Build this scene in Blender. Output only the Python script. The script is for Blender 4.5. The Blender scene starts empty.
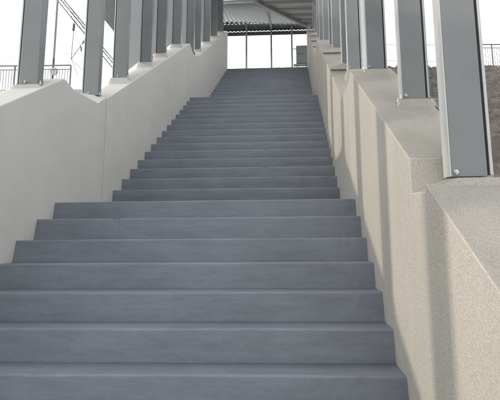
import bpy, bmesh, math, random
from mathutils import Vector, Matrix, noise

random.seed(7)
C = bpy.context.scene
COL = C.collection

# ------------------------------------------------------------------ camera
F_PX, PITCH, YAW, ROLL, CX, CY = 410.8, 0.13754, 0.0403, -0.01071, 276.1, 152.8
sy_, cy_ = math.sin(YAW), math.cos(YAW)
sp_, cp_ = math.sin(PITCH), math.cos(PITCH)
FW = Vector((-sy_ * cp_, cy_ * cp_, sp_))
rt0 = Vector((cy_, sy_, 0.0))
up0 = rt0.cross(FW)
RT = rt0 * math.cos(ROLL) + up0 * math.sin(ROLL)
UP = up0 * math.cos(ROLL) - rt0 * math.sin(ROLL)
cam_d = bpy.data.cameras.new('camera')
cam_d.sensor_width = 36.0
cam_d.lens = F_PX / 500.0 * 36.0
cam_d.shift_x = (250.0 - CX) / 500.0
cam_d.shift_y = (CY - 200.0) / 500.0
cam_d.clip_start = 0.05
cam_d.clip_end = 3000
cam = bpy.data.objects.new('camera', cam_d)
COL.objects.link(cam)
cam.matrix_world = Matrix((RT, UP, -FW)).transposed().to_4x4()
C.camera = cam

# ------------------------------------------------------------------ light
SUN = Vector((-0.936, -0.294, 0.195)).normalized()      # towards the sun
EL = math.asin(SUN.z)
W = bpy.data.worlds.new('World')
C.world = W
W.use_nodes = True
nt = W.node_tree
sky = nt.nodes.new('ShaderNodeTexSky')
sky.sky_type = 'NISHITA'
sky.sun_disc = False
sky.sun_elevation = EL
sky.sun_rotation = math.atan2(SUN.x, SUN.y)
sky.air_density = 1.0
sky.dust_density = 3.0
sky.ozone_density = 1.0
CLOUD = 12.0
bg = nt.nodes['Background']
bg.inputs['Strength'].default_value = 0.15
# thin bright cloud over most of the sky, a little blue showing between
tc = nt.nodes.new('ShaderNodeTexCoord')
cn = nt.nodes.new('ShaderNodeTexNoise')
cn.inputs['Scale'].default_value = 2.2
cn.inputs['Detail'].default_value = 6
nt.links.new(tc.outputs['Generated'], cn.inputs['Vector'])
cr = nt.nodes.new('ShaderNodeMapRange')
cr.inputs[1].default_value = 0.35
cr.inputs[2].default_value = 0.65
cr.inputs[3].default_value = 0.72
cr.inputs[4].default_value = 1.0
nt.links.new(cn.outputs['Fac'], cr.inputs[0])
cm = nt.nodes.new('ShaderNodeMix')
cm.data_type = 'RGBA'
cm.inputs[7].default_value = (CLOUD, CLOUD, CLOUD * 1.01, 1)
nt.links.new(cr.outputs[0], cm.inputs[0])
nt.links.new(sky.outputs[0], cm.inputs[6])
nt.links.new(cm.outputs[2], bg.inputs[0])
sun_d = bpy.data.lights.new('sun', 'SUN')
sun_d.energy = 2.0
sun_d.angle = math.radians(1.5)
sun_d.color = (1.0, 0.89, 0.75)
sun = bpy.data.objects.new('sun', sun_d)
COL.objects.link(sun)
sun.rotation_euler = SUN.to_track_quat('Z', 'Y').to_euler()
C.view_settings.view_transform = 'Standard'
C.view_settings.look = 'None'
C.view_settings.gamma = 1.0
C.view_settings.use_curve_mapping = False
C.view_settings.exposure = 0.3


# ------------------------------------------------------------------ helpers
def at(u, v, Y):
    """point at depth Y seen at photo pixel u, v (calibration of far things)"""
    d = FW + RT * ((u - CX) / F_PX) - UP * ((v - CY) / F_PX)
    return d * (Y / d.y)


def mat(name, col, rough=0.6, metal=0.0, var=0.12, scale=6.0, bump=0.0, bscale=120.0, col2=None, thr=None, spec=0.5):
    m = bpy.data.materials.new(name)
    m.use_nodes = True
    t = m.node_tree
    b = t.nodes['Principled BSDF']
    b.inputs['Roughness'].default_value = rough
    b.inputs['Metallic'].default_value = metal
    b.inputs['Specular IOR Level'].default_value = spec
    g = t.nodes.new('ShaderNodeNewGeometry')
    n = t.nodes.new('ShaderNodeTexNoise')
    n.inputs['Scale'].default_value = scale
    n.inputs['Detail'].default_value = 6
    n.inputs['Roughness'].default_value = 0.65
    t.links.new(g.outputs['Position'], n.inputs['Vector'])
    r = t.nodes.new('ShaderNodeValToRGB')
    lo = [c * (1 - var) for c in col]
    hi = [c * (1 + var) for c in (col2 or col)]
    r.color_ramp.elements[0].position = 0.3
    r.color_ramp.elements[1].position = 0.7
    r.color_ramp.elements[0].color = (*lo, 1)
    r.color_ramp.elements[1].color = (*hi, 1)
    t.links.new(n.outputs['Fac'], r.inputs['Fac'])
    t.links.new(r.outputs['Color'], b.inputs['Base Color'])
    if bump:
        n2 = t.nodes.new('ShaderNodeTexNoise')
        n2.inputs['Scale'].default_value = bscale
        n2.inputs['Detail'].default_value = 4
        t.links.new(g.outputs['Position'], n2.inputs['Vector'])
        bp = t.nodes.new('ShaderNodeBump')
        bp.inputs['Strength'].default_value = bump
        bp.inputs['Distance'].default_value = 0.01
        t.links.new(n2.outputs['Fac'], bp.inputs['Height'])
        t.links.new(bp.outputs['Normal'], b.inputs['Normal'])
    return m


def wall_material(name='render_coat', col=(0.41, 0.39, 0.35), lo=0.76, hi=1.22, relief=0.75, streak=0.06):
    m = mat(name, col, 0.9, var=0.05, scale=1.3, bump=0.0, spec=0.2)
    t = m.node_tree
    b = t.nodes['Principled BSDF']
    g = t.nodes['Geometry']
    # coarse sprayed grain, a colour speckle and a relief
    v = t.nodes.new('ShaderNodeTexNoise')
    v.inputs['Scale'].default_value = 160
    v.inputs['Detail'].default_value = 3
    v.inputs['Roughness'].default_value = 0.7
    t.links.new(g.outputs['Position'], v.inputs['Vector'])
    mr = t.nodes.new('ShaderNodeMapRange')
    mr.inputs[1].default_value = 0.3
    mr.inputs[2].default_value = 0.7
    mr.inputs[3].default_value = lo
    mr.inputs[4].default_value = hi
    t.links.new(v.outputs['Fac'], mr.inputs[0])
    # rain streaks run down from the top: noise stretched along z
    mp = t.nodes.new('ShaderNodeMapping')
    mp.inputs['Scale'].default_value = (5, 5, 0.5)
    t.links.new(g.outputs['Position'], mp.inputs['Vector'])
    s = t.nodes.new('ShaderNodeTexNoise')
    s.inputs['Scale'].default_value = 1.0
    s.inputs['Detail'].default_value = 5
    t.links.new(mp.outputs[0], s.inputs['Vector'])
    mr2 = t.nodes.new('ShaderNodeMapRange')
    mr2.inputs[1].default_value = 0.3
    mr2.inputs[2].default_value = 0.7
    mr2.inputs[3].default_value = 1 - streak
    mr2.inputs[4].default_value = 1 + streak
    t.links.new(s.outputs['Fac'], mr2.inputs[0])
    mu = t.nodes.new('ShaderNodeMath')
    mu.operation = 'MULTIPLY'
    t.links.new(mr.outputs[0], mu.inputs[0])
    t.links.new(mr2.outputs[0], mu.inputs[1])
    mx = t.nodes.new('ShaderNodeVectorMath')
    mx.operation = 'SCALE'
    ramp = t.nodes['Color Ramp']
    t.links.new(ramp.outputs['Color'], mx.inputs[0])
    t.links.new(mu.outputs[0], mx.inputs['Scale'])
    t.links.new(mx.outputs[0], b.inputs['Base Color'])
    bp = t.nodes.new('ShaderNodeBump')
    bp.inputs['Strength'].default_value = relief
    bp.inputs['Distance'].default_value = 0.006
    t.links.new(v.outputs['Fac'], bp.inputs['Height'])
    t.links.new(bp.outputs['Normal'], b.inputs['Normal'])
    return m


def step_material():
    m = mat('step_paint', (0.124, 0.140, 0.164), 0.48, var=0.11, scale=1.7, spec=0.4)
    t = m.node_tree
    b = t.nodes['Principled BSDF']
    g = t.nodes['Geometry']
    mp = t.nodes.new('ShaderNodeMapping')
    mp.inputs['Scale'].default_value = (1.2, 9, 9)
    t.links.new(g.outputs['Position'], mp.inputs['Vector'])
    s = t.nodes.new('ShaderNodeTexNoise')
    s.inputs['Scale'].default_value = 2.0
    s.inputs['Detail'].default_value = 8
    s.inputs['Roughness'].default_value = 0.7
    t.links.new(mp.outputs[0], s.inputs['Vector'])
    mr = t.nodes.new('ShaderNodeMapRange')
    mr.inputs[1].default_value = 0.3
    mr.inputs[2].default_value = 0.7
    mr.inputs[3].default_value = 0.86
    mr.inputs[4].default_value = 1.16
    t.links.new(s.outputs['Fac'], mr.inputs[0])
    mx = t.nodes.new('ShaderNodeVectorMath')
    mx.operation = 'SCALE'
    t.links.new(t.nodes['Color Ramp'].outputs['Color'], mx.inputs[0])
    t.links.new(mr.outputs[0], mx.inputs['Scale'])
    # chipped and dusty flecks
    fl = t.nodes.new('ShaderNodeTexNoise')
    fl.inputs['Scale'].default_value = 38
    fl.inputs['Detail'].default_value = 5
    t.links.new(g.outputs['Position'], fl.inputs['Vector'])
    mf = t.nodes.new('ShaderNodeMapRange')
    mf.inputs[1].default_value = 0.735
    mf.inputs[2].default_value = 0.78
    t.links.new(fl.outputs['Fac'], mf.inputs[0])
    mc = t.nodes.new('ShaderNodeMix')
    mc.data_type = 'RGBA'
    mc.inputs[7].default_value = (0.30, 0.31, 0.33, 1)
    t.links.new(mf.outputs[0], mc.inputs[0])
    t.links.new(mx.outputs[0], mc.inputs[6])
    t.links.new(mc.outputs[2], b.inputs['Base Color'])
    n2 = t.nodes.new('ShaderNodeTexNoise')
    n2.inputs['Scale'].default_value = 16
    n2.inputs['Detail'].default_value = 8
    n2.inputs['Roughness'].default_value = 0.6
    t.links.new(g.outputs['Position'], n2.inputs['Vector'])
    bp = t.nodes.new('ShaderNodeBump')
    bp.inputs['Strength'].default_value = 0.36
    bp.inputs['Distance'].default_value = 0.012
    t.links.new(n2.outputs['Fac'], bp.inputs['Height'])
    t.links.new(bp.outputs['Normal'], b.inputs['Normal'])
    return m


def glass_material(name, tint):
    m = bpy.data.materials.new(name)
    m.use_nodes = True
    t = m.node_tree
    t.nodes.clear()
    o = t.nodes.new('ShaderNodeOutputMaterial')
    mix = t.nodes.new('ShaderNodeMixShader')
    tr = t.nodes.new('ShaderNodeBsdfTransparent')
    tr.inputs[0].default_value = (*tint, 1)
    gl = t.nodes.new('ShaderNodeBsdfGlossy')
    gl.inputs['Roughness'].default_value = 0.03
    lw = t.nodes.new('ShaderNodeLayerWeight')      # Schlick reflectance of a thin pane, the same from both faces
    lw.inputs[0].default_value = 0.5
    pw = t.nodes.new('ShaderNodeMath')
    pw.operation = 'POWER'
    pw.inputs[1].default_value = 5.0
    t.links.new(lw.outputs['Facing'], pw.inputs[0])
    ma = t.nodes.new('ShaderNodeMath')
    ma.operation = 'MULTIPLY_ADD'
    ma.inputs[1].default_value = 0.9
    ma.inputs[2].default_value = 0.04
    t.links.new(pw.outputs[0], ma.inputs[0])
    t.links.new(ma.outputs[0], mix.inputs[0])
    t.links.new(tr.outputs[0], mix.inputs[1])
    t.links.new(gl.outputs[0], mix.inputs[2])
    t.links.new(mix.outputs[0], o.inputs[0])
    return m


M_WALL = wall_material()
M_WALL_L = wall_material('smooth_coat', (0.44, 0.433, 0.415), 0.93, 1.06, 0.25, 0.012)
M_COPE = wall_material('coping_shade', (0.26, 0.248, 0.224))   # right wall's upward faces, shade painted in as darker colour
M_STEP = step_material()
M_POST = mat('grey_steel_paint', (0.155, 0.166, 0.170), 0.3, var=0.10, scale=2.4, bump=0.05, bscale=30)
M_BEAD = mat('aluminium_and_lit_edge', (0.43, 0.44, 0.43), 0.4, metal=0.2, var=0.05)  # glazing beads, and the painted sunlit edge of the right posts
M_GASK = mat('black_rubber', (0.012, 0.012, 0.013), 0.7, var=0.2)
M_BOLT = mat('zinc', (0.5, 0.5, 0.48), 0.35, metal=0.9, var=0.2, scale=40)
M_DARKSTEEL = mat('dark_steel', (0.05, 0.055, 0.06), 0.55, var=0.2)
M_SHEET = mat('roof_sheet', (0.64, 0.65, 0.64), 0.5, var=0.06)
_t = M_SHEET.node_tree                     # grp sheet: lets some daylight through
_mx = _t.nodes.new('ShaderNodeMixShader')
_tl = _t.nodes.new('ShaderNodeBsdfTranslucent')
_tl.inputs[0].default_value = (0.66, 0.68, 0.68, 1)
_mx.inputs[0].default_value = 0.68
_t.links.new(_t.nodes['Principled BSDF'].outputs[0], _mx.inputs[1])
_t.links.new(_tl.outputs[0], _mx.inputs[2])
_t.links.new(_mx.outputs[0], _t.nodes['Material Output'].inputs[0])
M_BEAM = mat('beam_paint', (0.42, 0.43, 0.42), 0.5, var=0.08)
M_GALV = mat('galvanised', (0.25, 0.26, 0.27), 0.5, metal=0.4, var=0.15)
M_RAIL = mat('railing_paint', (0.13, 0.135, 0.14), 0.5, var=0.1)
M_CAB = mat('cabinet_paint', (0.11, 0.13, 0.135), 0.5, var=0.06)
M_INSUL = mat('insulator', (0.09, 0.07, 0.06), 0.3, var=0.1)
M_PLAT = mat('platform_concrete', (0.40, 0.40, 0.39), 0.85, var=0.12, scale=2, bump=0.2)
M_GROUND = mat('ground_asphalt', (0.055, 0.055, 0.055), 0.9, var=0.25, scale=3, bump=0.3, bscale=60)
M_BANK = mat('bank_stone', (0.046, 0.036, 0.031), 0.95, var=0.35, scale=3.5, bump=0.9, bscale=14, col2=(0.105, 0.088, 0.076))
M_GLASS = glass_material('clear_glass', (0.955, 0.97, 0.975))
M_SMOKE = glass_material('grey_pane_falloff', (1, 1, 1))
# grey panes: made-up falloff passes some square sunlight, greys out flat views
_t = M_SMOKE.node_tree
_lw = _t.nodes['Layer Weight']
_c = _t.nodes.new('ShaderNodeMath')
_c.operation = 'SUBTRACT'
_c.inputs[0].default_value = 1.06
_t.links.new(_lw.outputs['Facing'], _c.inputs[1])
_d = _t.nodes.new('ShaderNodeMath')
_d.operation = 'DIVIDE'
_d.inputs[0].default_value = 1.0
_t.links.new(_c.outputs[0], _d.inputs[1])
_p = _t.nodes.new('ShaderNodeMath')
_p.operation = 'POWER'
_p.inputs[0].default_value = 0.36
_t.links.new(_d.outputs[0], _p.inputs[1])
_t.links.new(_p.outputs[0], _t.nodes['Transparent BSDF'].inputs[0])
_ad = _t.nodes.new('ShaderNodeAddShader')
_tl = _t.nodes.new('ShaderNodeBsdfTranslucent')
_tl.inputs[0].default_value = (0.29, 0.31, 0.33, 1)
_t.links.new(_t.nodes['Transparent BSDF'].outputs[0], _ad.inputs[0])
_t.links.new(_tl.outputs[0], _ad.inputs[1])
_t.links.new(_ad.outputs[0], _t.nodes['Mix Shader'].inputs[1])


class MB:
    """collects shapes into one bmesh"""
    def __init__(self):
        self.bm = bmesh.new()

    def hull(self, pts):
        b = bmesh.new()
        vs = [b.verts.new(p) for p in pts]
        bmesh.ops.convex_hull(b, input=vs)
        bmesh.ops.dissolve_limit(b, angle_limit=0.002, verts=b.verts, edges=b.edges)
        loose = [v for v in b.verts if not v.link_faces]
        bmesh.ops.delete(b, geom=loose, context='VERTS')
        self.merge(b)
        return self

    def merge(self, b):
        me = bpy.data.meshes.new('tmp')
        b.to_mesh(me)
        b.free()
        self.bm.from_mesh(me)
        bpy.data.meshes.remove(me)

    def box(self, x0, x1, y0, y1, z0, z1, bev=0.0):
        b = bmesh.new()
        bmesh.ops.create_cube(b, size=1)
        for v in b.verts:
            v.co = Vector(((x0 + x1) / 2 + v.co.x * (x1 - x0), (y0 + y1) / 2 + v.co.y * (y1 - y0),
                           (z0 + z1) / 2 + v.co.z * (z1 - z0)))
        if bev:
            bmesh.ops.bevel(b, geom=b.edges[:], offset=bev, segments=2, affect='EDGES', profile=0.6)
        self.merge(b)
        return self

    def tube(self, p, q, r, seg=8, r2=None):
        p, q = Vector(p), Vector(q)
        d = q - p
        b = bmesh.new()
        bmesh.ops.create_cone(b, cap_ends=True, segments=seg, radius1=r, radius2=r if r2 is None else r2, depth=d.length)
        bmesh.ops.transform(b, matrix=Matrix.Translation((p + q) / 2) @ d.to_track_quat('Z', 'Y').to_matrix().to_4x4(), verts=b.verts)
        self.merge(b)
        return self

    def bar(self, p, q, w, h):
        """rectangular bar from p to q"""
        p, q = Vector(p), Vector(q)
        d = q - p
        b = bmesh.new()
        bmesh.ops.create_cube(b, size=1)
        for v in b.verts:
            v.co = Vector((v.co.x * w, v.co.y * h, v.co.z * d.length))
        z = d.normalized()
        x = z.cross(Vector((0, 0, 1)))
        x = Vector((1, 0, 0)) if x.length < 1e-4 else x.normalized()
        y = z.cross(x)
        R = Matrix((x, y, z)).transposed().to_4x4()
        bmesh.ops.transform(b, matrix=Matrix.Translation((p + q) / 2) @ R, verts=b.verts)
        self.merge(b)
        return self

    def prism_yz(self, poly, x0, x1):
        """polygon of (y, z) pairs extruded from x0 to x1"""
        a = [self.bm.verts.new((x0, y, z)) for y, z in poly]
        c = [self.bm.verts.new((x1, y, z)) for y, z in poly]
        n = len(poly)
        self.bm.faces.new(a)
        self.bm.faces.new(c)
        for i in range(n):
            self.bm.faces.new((a[i], a[(i + 1) % n], c[(i + 1) % n], c[i]))
        return self

    def build(self, name, m, parent=None, smooth=False, loc=None):
        bmesh.ops.recalc_face_normals(self.bm, faces=self.bm.faces[:])
        org = Vector((0, 0, 0))
        p = parent
        while p is not None:
            org += p.location
            p = p.parent
        if loc is not None:
            org += Vector(loc)
        for v in self.bm.verts:
            v.co -= org
        me = bpy.data.meshes.new(name)
        self.bm.to_mesh(me)
        self.bm.free()
        if smooth:
            for f in me.polygons:
                f.use_smooth = True
        me.materials.append(m)
        o = bpy.data.objects.new(name, me)
        COL.objects.link(o)
        if parent is not None:
            o.parent = parent
        if loc is not None:
            o.location = loc
        return o


def tag(o, label=None, cat=None, group=None, kind=None):
    if label:
        o['label'] = label
    if cat:
        o['category'] = cat
    if group:
        o['group'] = group
    if kind:
        o['kind'] = kind
    return o


def thing(name, loc, label, cat, group=None):
    o = bpy.data.objects.new(name, None)
    o.empty_display_size = 0.2
    COL.objects.link(o)
    o.location = loc
    return tag(o, label, cat, group)


def copy_tree(o, parent=None):
    c = o.copy()
    COL.objects.link(c)
    if parent is not None:
        c.parent = parent
    for ch in list(o.children):
        copy_tree(ch, c)
    return c


ORD = ['first', 'second', 'third', 'fourth', 'fifth', 'sixth', 'seventh', 'eighth', 'ninth', 'tenth',
       'eleventh', 'twelfth', 'thirteenth', 'fourteenth', 'fifteenth', 'sixteenth']

# ------------------------------------------------------------------ ground
XL, XR = -2.337, 0.591                 # inner faces of the two parapets
Y0, Z0 = 3.964, 0.100                  # nosing of the lower landing
GZ = -1.56


def smooth(a, b, x):
    t = max(0.0, min(1.0, (x - a) / (b - a)))
    return t * t * (3 - 2 * t)


def ground_z(x, y):
    z = GZ
    lz = 6.0 * max(0, min(1, (y - 2.0) / 13.5))            # left: bank up to the platform
    rz = 7.95 * max(0, min(1, (y - 1.0) / 18.0))            # right: higher stony bank
    w = smooth(-1.5, 3.0, x)
    z += lz * (1 - w) + rz * w
    if -3.2 < x < 1.5:
        z = min(z, GZ + max(0, (y - 3.2)) * 0.5, 4.6)
    return z


def ground():
    xs = [-900, -300, -120, -60, -30, -20, -14, -10, -8, -6, -5, -4, -3.3, -3.1, -1, 1.4, 1.6, 2, 3, 4, 5, 6, 7, 8, 9, 10, 12, 14, 17, 20, 30, 60, 120, 300, 900]
    ys = [-900, -300, -100, -40, -15, -5, 0, 1, 2, 3, 4, 5, 6, 7, 8, 9, 10, 11, 12, 13, 14, 15, 15.5, 16, 17, 18, 19, 20, 24, 40, 80, 200, 900]
    m = MB()
    g = [[m.bm.verts.new((x, y, ground_z(x, y))) for x in xs] for y in ys]
    for j in range(len(ys) - 1):
        for i in range(len(xs) - 1):
            m.bm.faces.new((g[j][i], g[j][i + 1], g[j + 1][i + 1], g[j + 1][i]))
    tag(m.build('ground', M_GROUND), kind='structure')


ground()


def bank():
    """stony embankment on the right: a rubble surface above the ground"""
    m = MB()
    nx, ny = 170, 190
    rows = []
    for j in range(ny + 1):
        y = 1.5 + 17.6 * j / ny
        row = []
        for i in range(nx + 1):
            x = 1.7 + 13.3 * i / nx
            p = Vector((x, y, 0))
            d = noise.voronoi(p * 1.9)[0]
            e = noise.voronoi(p * 4.6 + Vector((7, 3, 0)))[0]
            z = ground_z(x, y) + 0.10 + 0.30 * min(0.8, d[1] - d[0]) + 0.14 * min(0.8, e[1] - e[0]) + 0.15 * noise.noise(p * 0.9)
            row.append(m.bm.verts.new((x, y, z)))
        rows.append(row)
    for j in range(ny):
        for i in range(nx):
            m.bm.faces.new((rows[j][i], rows[j][i + 1], rows[j + 1][i + 1], rows[j + 1][i]))
    tag(m.build('embankment', M_BANK), kind='structure')


bank()

# ------------------------------------------------------------------ staircase
stair = thing('staircase', ((XL + XR) / 2, 1.5, GZ),
              'wide staircase of blue-grey painted steps rising between two pale parapet walls', 'staircase')


def step_mesh(y, z, depth, rise, seed, batter=0.0, dip=0.0):
    """one step: wobbly rounded nosing, riser and tread"""
    m = MB()
    n = 96 if seed > 41 else 240
    r = 0.008
    x0, x1 = XL - 0.02, XR + 0.02
    prof = [(-batter * 1.3, -rise - 0.06), (-batter, -rise + 0.0), (-batter * 0.45, -rise * 0.5), (0, -r * 1.6), (0.0015, -r * 0.8), (0.0045, -r * 0.3), (r, 0.0),
            (r * 2.5, 0.0005), (depth * 0.5, -dip * 0.5 - 0.001), (depth + 0.03, -dip), (depth + 0.03, -rise - 0.06)]
    rings = []
    for i in range(n + 1):
        x = x0 + (x1 - x0) * i / n
        a = noise.noise(Vector((x * 1.3, seed * 3.1, 0))) * 0.0035 + noise.noise(Vector((x * 9, seed * 5.7, 2))) * 0.0016
        c = noise.noise(Vector((x * 1.1, seed * 2.3, 5))) * 0.0030 + noise.noise(Vector((x * 11, seed * 1.9, 9))) * 0.0013
        chip = max(0.0, noise.noise(Vector((x * 6.5, seed * 4.3, 3))) - 0.42) * 0.022 * (0.6 + noise.random())
        ring = []
        for k, (py, pz) in enumerate(prof):
            f = 1.0 if 2 <= k <= 7 else 0.25
            ring.append(m.bm.verts.new((x, y + py + a * f + (chip if 3 <= k <= 5 else 0), z + pz + c * f - (chip if 5 <= k <= 7 else 0))))
        rings.append(ring)
    for i in range(n):
        for k in range(len(prof) - 1):
            m.bm.faces.new((rings[i][k], rings[i + 1][k], rings[i + 1][k + 1], rings[i][k + 1]))
    m.bm.faces.new(rings[0])
    m.bm.faces.new(list(reversed(rings[-1])))
    return m


LZ = [0.094, -0.064, -0.233, -0.394, -0.557, -0.722, -0.890, -1.060, -1.230, -1.396]
for k in range(9, 0, -1):
    step_mesh(Y0 - k * 0.2672, LZ[k], 0.2672, 0.1672, k, 0.028, 0.02).build('step', M_STEP, stair, True)
M1Y = 5.252
step_mesh(Y0, LZ[0], M1Y - Y0, 0.16, 40, 0.02).build('landing', M_STEP, stair, True)
for k in range(1, 15):
    step_mesh(M1Y + (k - 1) * 0.275, 0.1075 + k * 0.165, 0.275, 0.165, 50 + k).build('step', M_STEP, stair, True)
Y2 = M1Y + 14 * 0.275
Z2 = 0.1075 + 15 * 0.165
U1Y = 10.46
step_mesh(Y2, Z2, U1Y - Y2, 0.165, 70).build('landing', M_STEP, stair, True)
for k in range(1, 15):
    step_mesh(U1Y + (k - 1) * 0.275, Z2 + k * 0.168, 0.275, 0.168, 80 + k).build('step', M_STEP, stair, True)
TOPY, TOPZ = U1Y + 14 * 0.275, Z2 + 15 * 0.168
step_mesh(TOPY, TOPZ, 0.7, 0.168, 99).build('step', M_STEP, stair, True)

pm = MB()
pm.box(-14, XL - 0.35, 14.95, 24.0, 4.2, TOPZ - 0.45)
pm.box(XL - 0.34, XR + 0.34, TOPY + 0.72, 24.0, 4.2, TOPZ - 0.004)
tag(pm.build('platform_floor', M_PLAT), kind='structure')


# ------------------------------------------------------------------ parapets
def slope1(y):
    return 0.23 + 0.585 * (y - 2.06)


def slope2(y):
    return 1.42 + 0.6 * (y - 4.977)


def slope3(y):
    return 3.92 + 0.6 * (y - 9.962)


def top_z(y):
    if y < 4.97:
        if y < 4.0:
            return slope1(y)
        return 1.365 - 0.065 * min(1, (y - 4.0) / 0.2)
    if y < 9.956:
        if y < 9.03:
            return slope2(y)
        return 3.85 - 0.1 * min(1, (y - 9.03) / 0.2)
    return slope3(y)


RIGHT_POSTS = [1.93, 2.90, 3.85, 5.50, 6.12, 7.42, 7.98, 9.40, 10.70, 11.6, 12.6, 13.6]
LEFT_POSTS = [0.70, 1.65, 2.60, 3.67, 4.86, 5.68, 6.70, 7.48, 8.50, 9.66, 10.40, 11.60, 12.70, 13.80]


def side_x(side, d):
    """d metres outward from the inner face"""
    return XR + d if side > 0 else XL - d


def post_off(side, y):
    """distance of a post from the inner face"""
    if side < 0:
        return 0.07
    return 0.145 if y < 2 else 0.208 if y < 3 else 0.146 if y < 4 else 0.20


def pad_z(side, y):
    off = 0.05
    if side > 0 and y < 2:
        off = -0.05
    elif side > 0 and y < 4:
        off = 0.02
    elif side > 0 and y < 6:
        off = 0.14
    if side < 0 and 3.5 < y < 4:
        return slope1(y + 0.045) - 0.005
    if 4.7 < y < 4.97 or 9.6 < y < 9.95:
        return top_z(y) + 0.13
    return top_z(y + 0.045) + off


def paint_top_shade(o, side):  # right side only: upward faces get the painted shade colour
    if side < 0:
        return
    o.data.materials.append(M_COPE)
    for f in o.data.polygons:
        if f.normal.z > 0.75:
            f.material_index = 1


def parapet(side, y0, y1, posts, label, start):
    xi = side_x(side, 0)
    root = thing('parapet_wall', (side_x(side, 0.17), (y0 + y1) / 2, GZ - 0.2), label, 'wall', 'parapet walls beside the stairs')
    ztop = []
    wide = 0.42 if side > 0 else 0.32
    # corner points of the top line
    if start == 0:
        knots = [(y0, slope1(y0)), (4.0, 1.365), (4.2, 1.30), (y1, 1.30)]
    elif start == 1:
        knots = [(y0, slope2(y0)), (9.03, 3.85), (9.23, 3.75), (y1, 3.75)]
    else:
        knots = [(y0, slope3(y0)), (y1, slope3(y1))]
    notched = [p for p in posts if side > 0 and (p < 2 or 5.9 < p < 8.5 or 9.9 < p)]
    notched = [p for p in notched if p not in (7.98,)]

    def profile(nset):
        pts = [knots[0]]
        for a, b in zip(knots[:-1], knots[1:]):
            for p in nset:
                if a[0] < p - 0.05 and p + 0.17 < b[0]:
                    pz = pad_z(side, p) - 0.055
                    ya = p - 0.06
                    pts += [(ya - 0.012, top_z(ya - 0.012)), (ya, pz), (p + 0.17, pz), (p + 0.172, top_z(p + 0.172))]
            pts.append(b)
        return pts + [(y1, GZ - 0.2), (y0, GZ - 0.2)]
    m = MB()
    m.prism_yz(profile(notched), xi, side_x(side, wide))
    o = m.build('wall_body', M_WALL if side > 0 else M_WALL_L, root)
    paint_top_shade(o, side)
    bv = o.modifiers.new('arris', 'BEVEL')
    bv.width = 0.008
    bv.segments = 2
    bv.limit_method = 'ANGLE'
    # plinths under the posts
    for p in posts:
        zp = pad_z(side, p)
        q = MB()
        po = post_off(side, p)
        if p in notched:
            ya, yb = p - 0.10, p + 0.168
            zl = zp - 0.058
            pts = []
            for y in (ya, yb):
                pts += [(side_x(side, 0.003), y, zl + 0.004), (side_x(side, po - 0.015), y, zp), (side_x(side, po + 0.215), y, zp),
                        (side_x(side, min(wide - 0.004, po + 0.24)), y, zl), (side_x(side, 0.003), y, zl - 0.03), (side_x(side, wide - 0.004), y, zl - 0.03)]
            q.hull(pts)
        elif 4.7 < p < 4.97 or 9.6 < p < 9.95:
            ya, yb = p - 0.11, y1 - 0.002
            zl = top_z(p)
            pts = [(0.001, ya, zl), (0.001, yb, zp), (0.20, ya, zp), (wide - 0.003, ya, zp), (wide - 0.003, yb, zp),
                   (0.001, ya, zl - 0.05), (0.001, yb, zl - 0.05), (wide - 0.003, ya, zl - 0.05), (wide - 0.003, yb, zl - 0.05)]
            q.hull([(side_x(side, a), b, c) for a, b, c in pts])
        else:
            ya, yb = p - 0.03, p + 0.20
            yt = yb
            zl = top_z(ya)
            pts = []
            ins = max(0.012, post_off(side, p) - 0.055)
            for y, yy in ((ya, ya), (yb, yt)):
                zb = min(top_z(y), zp) - 0.04
                pts += [(side_x(side, ins), y, min(zl, zp - 0.07)), (side_x(side, max(ins + 0.03, po - 0.02)), yy, zp), (side_x(side, po + 0.215), yy, zp),
                        (side_x(side, wide - 0.004), y, min(zl, zp - 0.07)), (side_x(side, ins), y, zb - 0.1), (side_x(side, wide - 0.004), y, zb - 0.1)]
            q.hull(pts)
        paint_top_shade(q.build('post_plinth', M_WALL if side > 0 else M_WALL_L, root), side)
    return root


for side, nm in ((1, 'right'), (-1, 'left')):
    P = RIGHT_POSTS if side > 0 else LEFT_POSTS
    if side > 0:
        labs = ['rough rendered parapet wall in striped sunlight beside the lowest steps',
                'pale parapet wall in shade along the right edge of the middle flight',
                'far pale parapet wall on the right of the top flight by the cabinet']
    else:
        labs = ['smooth grey parapet wall left of the lowest steps, ending at a dark vertical joint',
                'grey parapet wall left of the middle flight, between two vertical joints',
                'far grey parapet wall left of the top flight, above the second joint']
    parapet(side, 0.2, 4.962, [p for p in P if p < 4.97], labs[0], 0)
    parapet(side, 4.977, 9.945, [p for p in P if 4.97 < p < 9.95], labs[1], 1)
    parapet(side, 9.960, 14.45, [p for p in P if p > 9.95], labs[2], 2)


# ------------------------------------------------------------------ posts
PH = 2.1


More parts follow.
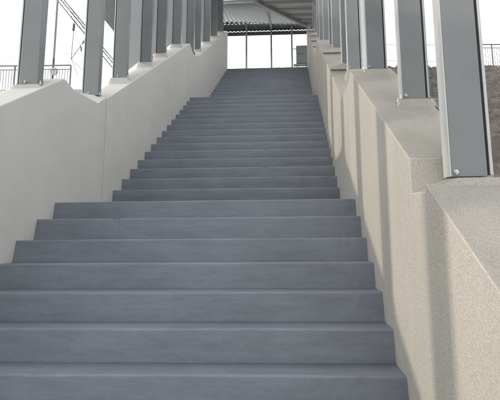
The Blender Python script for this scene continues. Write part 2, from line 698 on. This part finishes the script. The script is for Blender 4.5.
def make_post(side):
    s = side
    t = thing('steel_post', (0, 0, 0), 'post', 'post', 'steel posts')

    def bx(m, a0, a1, y0, y1, z0, z1, bev=0.0):
        x0, x1 = sorted((s * a0, s * a1))
        m.box(x0, x1, y0, y1, z0, z1, bev)
    wd = 0.18 if s < 0 else 0.162
    m = MB()
    bx(m, 0, wd, 0, 0.09, 0.012, PH, 0.004)
    m.build('column', M_POST, t)
    m = MB()
    bx(m, -0.02, wd + 0.015, -0.012, 0.125, 0.0, 0.0115, 0.002)
    m.build('base_plate', M_POST, t)
    m = MB()
    bx(m, wd + 0.0005, wd + 0.0150, 0.012, 0.05, 0.02, PH)
    m.build('glazing_gasket', M_GASK, t)
    m = MB()
    bx(m, wd + 0.0155, wd + 0.0300, 0.006, 0.20, 0.02, PH, 0.002)  # glazing bead, stretched back behind the post to widen its cast shadow
    m.build('bead_shadow_fin', M_BEAD, t)
    for (a, y) in ((-0.008, 0.105), (-0.008, 0.03)):
        m = MB()
        m.tube((s * a, y, 0.008), (s * a, y, 0.026), 0.011, 6)
        m.tube((s * a, y, 0.02), (s * a, y, 0.05), 0.0055, 8)
        m.build('anchor_bolt', M_BOLT, t)
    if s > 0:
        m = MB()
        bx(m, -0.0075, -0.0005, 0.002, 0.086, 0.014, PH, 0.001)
        m.build('lit_edge_strip', M_BEAD, t)  # pale strip added so the post's inner edge looks sunlit
    m = MB()
    ax = 0.018 if s > 0 else -0.115
    m.tube((ax, 0.002, 0.034), (ax, -0.008, 0.034), 0.012, 6)
    m.tube((ax, 0.0, 0.034), (ax, -0.016, 0.034), 0.006, 8)
    m.build('face_bolt', M_BOLT, t)
    return t


def post_x(side, y):
    return side_x(side, post_off(side, y))


for side in (1, -1):
    proto = None
    P = RIGHT_POSTS if side > 0 else LEFT_POSTS
    vis = [p for p in P if side > 0 or p > 3]
    for i, y in enumerate(P):
        if proto is None:
            proto = make_post(side)
            o = proto
        else:
            o = copy_tree(proto)
        if side > 0 and i == 0:
            first = o
        o.location = (post_x(side, y), y, pad_z(side, y) - 0.001)
        sd = 'right' if side > 0 else 'left'
        if y in vis:
            j = vis.index(y)
            if side > 0:
                special = {0: 'widest grey steel post, standing on the right wall nearest the viewer',
                           1: 'grey steel post second from the viewer on the right wall, beside the stony bank',
                           2: 'grey steel post third from the viewer on the right wall, near the sunlit peak'}
            else:
                special = {0: 'widest blue-grey steel post on the left wall, in front of the railing',
                           1: 'blue-grey steel post on the left wall beside the dark vertical joint, over a pale notch',
                           2: 'blue-grey steel post third from the viewer on the left wall'}
            o['label'] = special.get(j, 'grey steel post, %s from the viewer on the %s parapet wall' % (ORD[j], sd))
        else:
            o['label'] = 'grey steel post at the foot of the left parapet, %s from the bottom end' % ORD[i]
        o['group'] = 'steel posts standing on the %s parapet' % sd

for ch in [c for c in first.children if c.name.startswith(('anchor_bolt', 'base_plate'))]:
    bpy.data.objects.remove(ch)

# panes between the posts, on their outer side
for side in (1, -1):
    P = RIGHT_POSTS if side > 0 else LEFT_POSTS
    sd = 'right' if side > 0 else 'left'
    n = 0
    for a, b in zip(P[:-1], P[1:]):
        xo = side_x(side, post_off(side, a) + (0.203 if side < 0 else 0.185))
        xo2 = side_x(side, post_off(side, b) + (0.203 if side < 0 else 0.185))
        smoke = side < 0 and a > 5.5
        m = MB()
        za, zb = pad_z(side, a + 0.0) + 0.03, pad_z(side, b) + 0.03
        ya, yb = a + 0.202, b + 0.004
        th = 0.004 * side
        zmin = max(za, top_z(ya) + 0.03)
        pts = []
        for x, y, z in ((xo, ya, zmin), (xo2, yb, max(zb, top_z(yb) + 0.03)), (xo, ya, za + PH - 0.1), (xo2, yb, zb + PH - 0.1)):
            pts += [(x - th, y, z), (x + th, y, z)]
        m.hull(pts)
        o = m.build('glass_panel', M_SMOKE if smoke else M_GLASS, loc=(xo, (a + b) / 2, za))
        k = n if side > 0 else n - 3
        lab = '%s glass pane, %s bay up the %s row of posts' % ('frosted grey' if smoke else 'clear', ORD[k], sd)
        if k < 0:
            lab = 'clear glass pane left of the widest left post, %s bay down from it' % ORD[-k - 1]
        tag(o, lab, 'glass pane',
            'glass panes on the %s parapet' % sd)
        n += 1


# ------------------------------------------------------------------ platform canopy at the top
can = thing('platform_canopy', (-2.0, 19.5, TOPZ), 'open steel platform canopy with ribbed soffit and thin poles at the stair top', 'canopy')


def corrugated(m, corners, n, amp, thick=0.02):
    """ribbed sheet between two edges: corners = (near start, near end, far end, far start); ribs run near to far"""
    a, b, c, d = [Vector(p) for p in corners]
    nrm = (b - a).cross(d - a).normalized()
    if nrm.z > 0:
        nrm = -nrm
    rows = []
    for i in range(n * 4 + 1):
        f = i / (n * 4)
        ph = i % 4
        h = amp if ph in (1, 2) else 0.0
        pn = a.lerp(b, f) + nrm * h
        pf = d.lerp(c, f) + nrm * h
        rows.append((m.bm.verts.new(pn), m.bm.verts.new(pf), m.bm.verts.new(pn - nrm * thick), m.bm.verts.new(pf - nrm * thick)))
    for p, q in zip(rows[:-1], rows[1:]):
        m.bm.faces.new((p[0], q[0], q[1], p[1]))
        m.bm.faces.new((p[2], p[3], q[3], q[2]))
        m.bm.faces.new((p[0], p[2], q[2], q[0]))
        m.bm.faces.new((p[1], q[1], q[3], p[3]))
    m.bm.faces.new((rows[0][0], rows[0][1], rows[0][3], rows[0][2]))
    m.bm.faces.new((rows[-1][0], rows[-1][2], rows[-1][3], rows[-1][1]))


NA, NB = at(214, 3.5, 16.0), at(254.5, 2.0, 16.0)
FA, FB = at(214, 21.5, 20.5), at(307, 22.5, 20.5)
m = MB()
corrugated(m, (NA, NB, FB, FA), 20, 0.11)
m.build('ribbed_soffit', M_SHEET, can)
m = MB()
corrugated(m, (at(82, -8, 17.0), at(213.5, -8, 17.0), at(213.5, 24, 20.5), at(118, 36.5, 20.5)), 34, 0.06)
m.build('ribbed_soffit', M_BEAM, can)
m = MB()
m.bar(NA + Vector((-0.6, -0.05, 0)), NB + Vector((0, -0.05, 0)), 0.08, 0.14)
m.build('edge_beam', M_BEAM, can)
m = MB()
m.bar(NB + Vector((0, -0.06, 0.02)), at(309, 27, 20.4), 0.12, 0.16)
m.build('valley_beam', M_BEAM, can)
# second soffit right of the valley: a flat deck with purlins across
VA, VB = NB + Vector((0.05, 0, 0.12)), at(309, 26.5, 20.4) + Vector((0, 0, 0.10))
ra, rb = VA + Vector((4.0, -1.2, -0.28)), VB + Vector((1.7, 0, -0.12))
nrm = (VB - VA).cross(rb - VB).normalized()
if nrm.z < 0:
    nrm = -nrm
m = MB()
rb = rb - nrm * (rb - VA).dot(nrm)
ra = ra - nrm * (ra - VA).dot(nrm)
m.hull([q + nrm * h for q in (VA, VB, ra, rb) for h in (0.0, 0.05)])
m.build('flat_soffit', M_BEAM, can)
for f in (0.10, 0.32, 0.54, 0.74, 0.9):
    m = MB()
    m.bar(VA.lerp(VB, f) - nrm * 0.045, ra.lerp(rb, f) - nrm * 0.045, 0.07, 0.08)
    m.build('purlin', M_SHEET, can)
m = MB()
m.box(NA.x - 0.6, NB.x + 3.6, 15.70, 15.86, NB.z + 0.10, NB.z + 0.75)
m.build('fascia', M_BEAM, can)
# unseen roof added above the view to darken the top flight
m = MB()
corrugated(m, ((XL - 0.4, 11.0, slope3(11.0) + 2.5), (XR + 0.45, 11.0, slope3(11.0) + 2.5),
               (XR + 0.45, 15.2, slope3(15.2) + 2.5), (XL - 0.4, 15.2, slope3(15.2) + 2.5)), 18, 0.05)
m.build('added_shade_roof', M_SHEET, can)
# eave: dark gutter, slotted closure strips
zg1, zg0 = at(250, 24.6, 20.7).z, at(250, 30.2, 20.7).z
xe0, xe1 = at(119, 30, 20.7).x, at(314, 30, 20.7).x
m = MB()
m.box(xe0, xe1, 20.62, 20.8, zg0, zg1)
m.build('gutter', M_DARKSTEEL, can)
zb1, zb0 = at(250, 32.8, 20.7).z, at(250, 35.0, 20.7).z
m = MB()
m.box(xe0, xe1, 20.6, 20.8, zb0, zb1)
m.build('eave_beam', M_DARKSTEEL, can)
def wave_strip(z0, z1):
    m = MB()
    x, k, pts = xe0, 0, []
    while x < xe1 - 0.1:
        pts += [(x, z1 if k % 2 else z0), (x + 0.1, z1 if k % 2 else z0)]
        x += 0.1
        k += 1
    rows = [[m.bm.verts.new((px, yy, pz + dz)) for yy, dz in ((20.66, 0), (20.76, 0), (20.76, 0.05), (20.66, 0.05))] for px, pz in pts]
    for p, q in zip(rows[:-1], rows[1:]):
        for a in range(4):
            b = (a + 1) % 4
            m.bm.faces.new((p[a], p[b], q[b], q[a]))
    m.bm.faces.new(rows[0])
    m.bm.faces.new(list(reversed(rows[-1])))
    m.build('closure_strip', M_DARKSTEEL, can)


wave_strip(zb1 + 0.001, zg0 - 0.052)
wave_strip(zg1 + 0.001, zg1 + 0.10)
m = MB()
m.box(xe0, xe1, 20.58, 20.84, zg1 + 0.121, zg1 + 0.22)
m.build('eave_plate', M_DARKSTEEL, can)
for u in (246.5, 271.3, 291.8):
    p = at(u, 40, 20.5)
    m = MB()
    m.box(p.x - 0.045, p.x + 0.045, 20.45, 20.55, TOPZ - 0.004, zg1 + 0.05, 0.004)
    m.build('pole', M_GALV, can)
p = at(271.3, 40, 20.4)
m = MB()
m.bar((p.x, 20.4, zg0), at(267.5, 8, 17.3), 0.09, 0.12)
m.build('brace', M_SHEET, can)

# ------------------------------------------------------------------ cabinet
c0, c1 = at(296.3, 63.5, 17.0), at(307, 45.3, 17.0)
cab = thing('control_cabinet', ((c0.x + c1.x) / 2, 17.1, TOPZ), 'grey metal control cabinet on legs at the top right of the stairs', 'cabinet')
m = MB()
m.box(c0.x, c1.x, 17.0, 17.28, c0.z, c1.z, 0.008)
m.build('housing', M_CAB, cab)
m = MB()
m.box(c0.x + 0.02, c1.x - 0.02, 16.985, 16.999, c0.z + 0.02, c1.z - 0.02, 0.003)
dr = m.build('door', M_CAB, cab)
for f in (0.25, 0.52):
    m = MB()
    xx = c0.x + (c1.x - c0.x) * f
    zz = c0.z + (c1.z - c0.z) * 0.53
    m.tube((xx, 16.986, zz), (xx, 16.965, zz), 0.022, 10)
    m.build('lock', M_DARKSTEEL, dr)
for xx in (c0.x + 0.05, c1.x - 0.05):
    m = MB()
    m.box(xx - 0.02, xx + 0.02, 17.1, 17.14, TOPZ - 0.004, c0.z - 0.001)
    m.build('leg', M_GALV, cab)
m = MB()
m.bar(at(292, 49, 17.1), at(296.2, 49, 17.1), 0.03, 0.03)
m.build('bracket', M_GALV, cab)
m = MB()
m.box(c0.x - 0.12, c1.x + 0.02, 17.02, 17.25, c0.z - 0.05, c0.z - 0.012)
m.build('base_frame', M_GALV, cab)


# ------------------------------------------------------------------ railings beyond
def railing(A, B, n, label, h=1.15):
    A, B = Vector(A), Vector(B)
    t = thing('railing', (A + B) / 2, label, 'railing')
    up = Vector((0, 0, 1))
    m = MB()
    m.bar(A + up * h, B + up * h, 0.05, 0.05)
    m.build('handrail', M_RAIL, t)
    m = MB()
    m.bar(A + up * (h - 0.17), B + up * (h - 0.17), 0.03, 0.03)
    m.build('rail', M_RAIL, t)
    m = MB()
    m.bar(A + up * 0.1, B + up * 0.1, 0.03, 0.03)
    m.build('rail', M_RAIL, t)
    for i in range(n + 1):
        p = A.lerp(B, i / n)
        m = MB()
        if i % 10 == 0:
            m.bar(p - up * 0.3, p + up * (h - 0.02), 0.05, 0.05)
            m.build('upright', M_RAIL, t)
        else:
            m.bar(p + up * 0.1, p + up * (h - 0.18), 0.018, 0.018)
            m.build('baluster', M_RAIL, t)


r0 = at(-40, 66.5, 16.0)
r1 = at(71, 65.3, 16.0)
railing((r0.x, 16.0, r0.z - 1.15), (r1.x, 16.0, r1.z - 1.15), 40, 'thin grey metal railing behind the widest left post')
r0 = at(486, 44.0, 19.0)
r1 = at(560, 44.5, 19.0)
railing((r0.x - 0.8, 19.0, r0.z - 1.15), (r1.x, 19.0, r1.z - 1.15), 40, 'grey metal railing on top of the stony bank at the right edge')

# ------------------------------------------------------------------ overhead line
Y1, Y2c = 18.0, 26.6
mast_top = at(57.8, -2, Y1)
g1 = ground_z(mast_top.x, Y1)
mast = thing('catenary_mast', (mast_top.x, Y1, g1), 'slim dark mast of the overhead railway line behind the railing, left', 'mast')
foot = at(52.8, 74, Y1)
m = MB()
m.tube((mast_top.x, Y1, g1 - 0.3), (mast_top.x, Y1, mast_top.z + 1.0), 0.05, 10)
m.build('pole', M_DARKSTEEL, mast)
ju = at(55.2, 72, Y1)
m = MB()
m.tube((ju.x, Y1 - 0.12, ju.z), (ju.x, Y1 - 0.06, ju.z), 0.19, 20)
m.build('round_cover', M_BEAM, mast)
b2 = at(115.2, 36, Y2c)
g2 = ground_z(b2.x, Y2c)
mast2 = thing('catenary_mast', (b2.x, Y2c, g2), 'thin farther mast of the overhead line, seen past the second left post', 'mast')
m = MB()
m.tube((b2.x, Y2c, g2 - 0.3), (b2.x, Y2c, b2.z), 0.06, 10)
m.build('pole', M_DARKSTEEL, mast2)

boom = thing('overhead_boom', at(58, 0, Y1), 'long lattice boom of the overhead line running between two masts', 'boom')
chords = [((55.5, -2), (115, 71.0)), ((59.5, -2), (115, 65.5)), ((62.5, -2), (115, 62.0))]
cps = []
for (a, b) in chords:
    p, q = at(a[0], a[1], Y1), at(b[0], b[1], Y2c)
    cps.append((p, q))
    m = MB()
    m.tube(p, q, 0.028, 8)
    m.build('chord', M_DARKSTEEL, boom)
m = MB()
N = 16
for i in range(N):
    f, g = i / N, (i + 1) / N
    m.tube(cps[0][0].lerp(cps[0][1], f), cps[2][0].lerp(cps[2][1], g), 0.012, 6)
m.build('lacing', M_DARKSTEEL, boom)

br = thing('overhead_bracket', at(73.5, 22, 20.0), 'hanging overhead-line bracket with insulators below the lattice boom', 'bracket')
Yb = 20.0
m = MB()
m.tube(at(74.5, 20, Yb), at(71.2, 59, Yb), 0.018, 6)
m.build('dropper', M_DARKSTEEL, br)
m = MB()
a, b = at(74.2, 24, Yb), at(73.4, 31, Yb)
for i in range(6):
    p = a.lerp(b, i / 6)
    q = a.lerp(b, (i + 0.7) / 6)
    m.tube(p, q, 0.06, 10)
m.build('insulator', M_INSUL, br)
m = MB()
m.tube(at(71.2, 59, Yb), at(86, 39, Yb), 0.018, 6)
m.build('arm', M_DARKSTEEL, br)
m = MB()
a, b = at(82.5, 43.5, Yb), at(86, 39, Yb)
for i in range(6):
    p = a.lerp(b, i / 6)
    q = a.lerp(b, (i + 0.7) / 6)
    m.tube(p, q, 0.06, 10)
m.build('insulator', M_INSUL, br)
m = MB()
m.tube(at(74, 30, Yb), at(81, 47, Yb), 0.009, 6)
m.tube(at(81, 47, Yb), at(81.3, 51, Yb), 0.04, 8)
m.build('steady_arm', M_DARKSTEEL, br)
m = MB()
m.tube(at(71.2, 59, Yb), at(78, 75, Yb), 0.012, 6)
m.tube(at(71.2, 59, Yb), at(86, 74, Yb), 0.012, 6)
m.build('tie_wire', M_DARKSTEEL, br)

for (u0, v0, u1, v1, Y, lab) in ((-60, 62, 130, 50, 40, 'thin overhead wire crossing the sky behind the left posts'),
                                 (205, 49.5, 330, 48.5, 45, 'thin overhead wire crossing the bright opening at the stair top'),
                                 (370, 44.5, 520, 46, 42, 'upper thin overhead wire crossing the sky between the right posts'),
                                 (370, 60.5, 520, 63, 42, 'lower thin overhead wire crossing the sky between the right posts')):
    m = MB()
    p, q = at(u0, v0, Y), at(u1, v1, Y)
    m.tube(p, q, 0.02, 6)
    tag(m.build('overhead_wire', M_GALV, loc=(p + q) / 2), lab, 'wire', 'overhead wires')
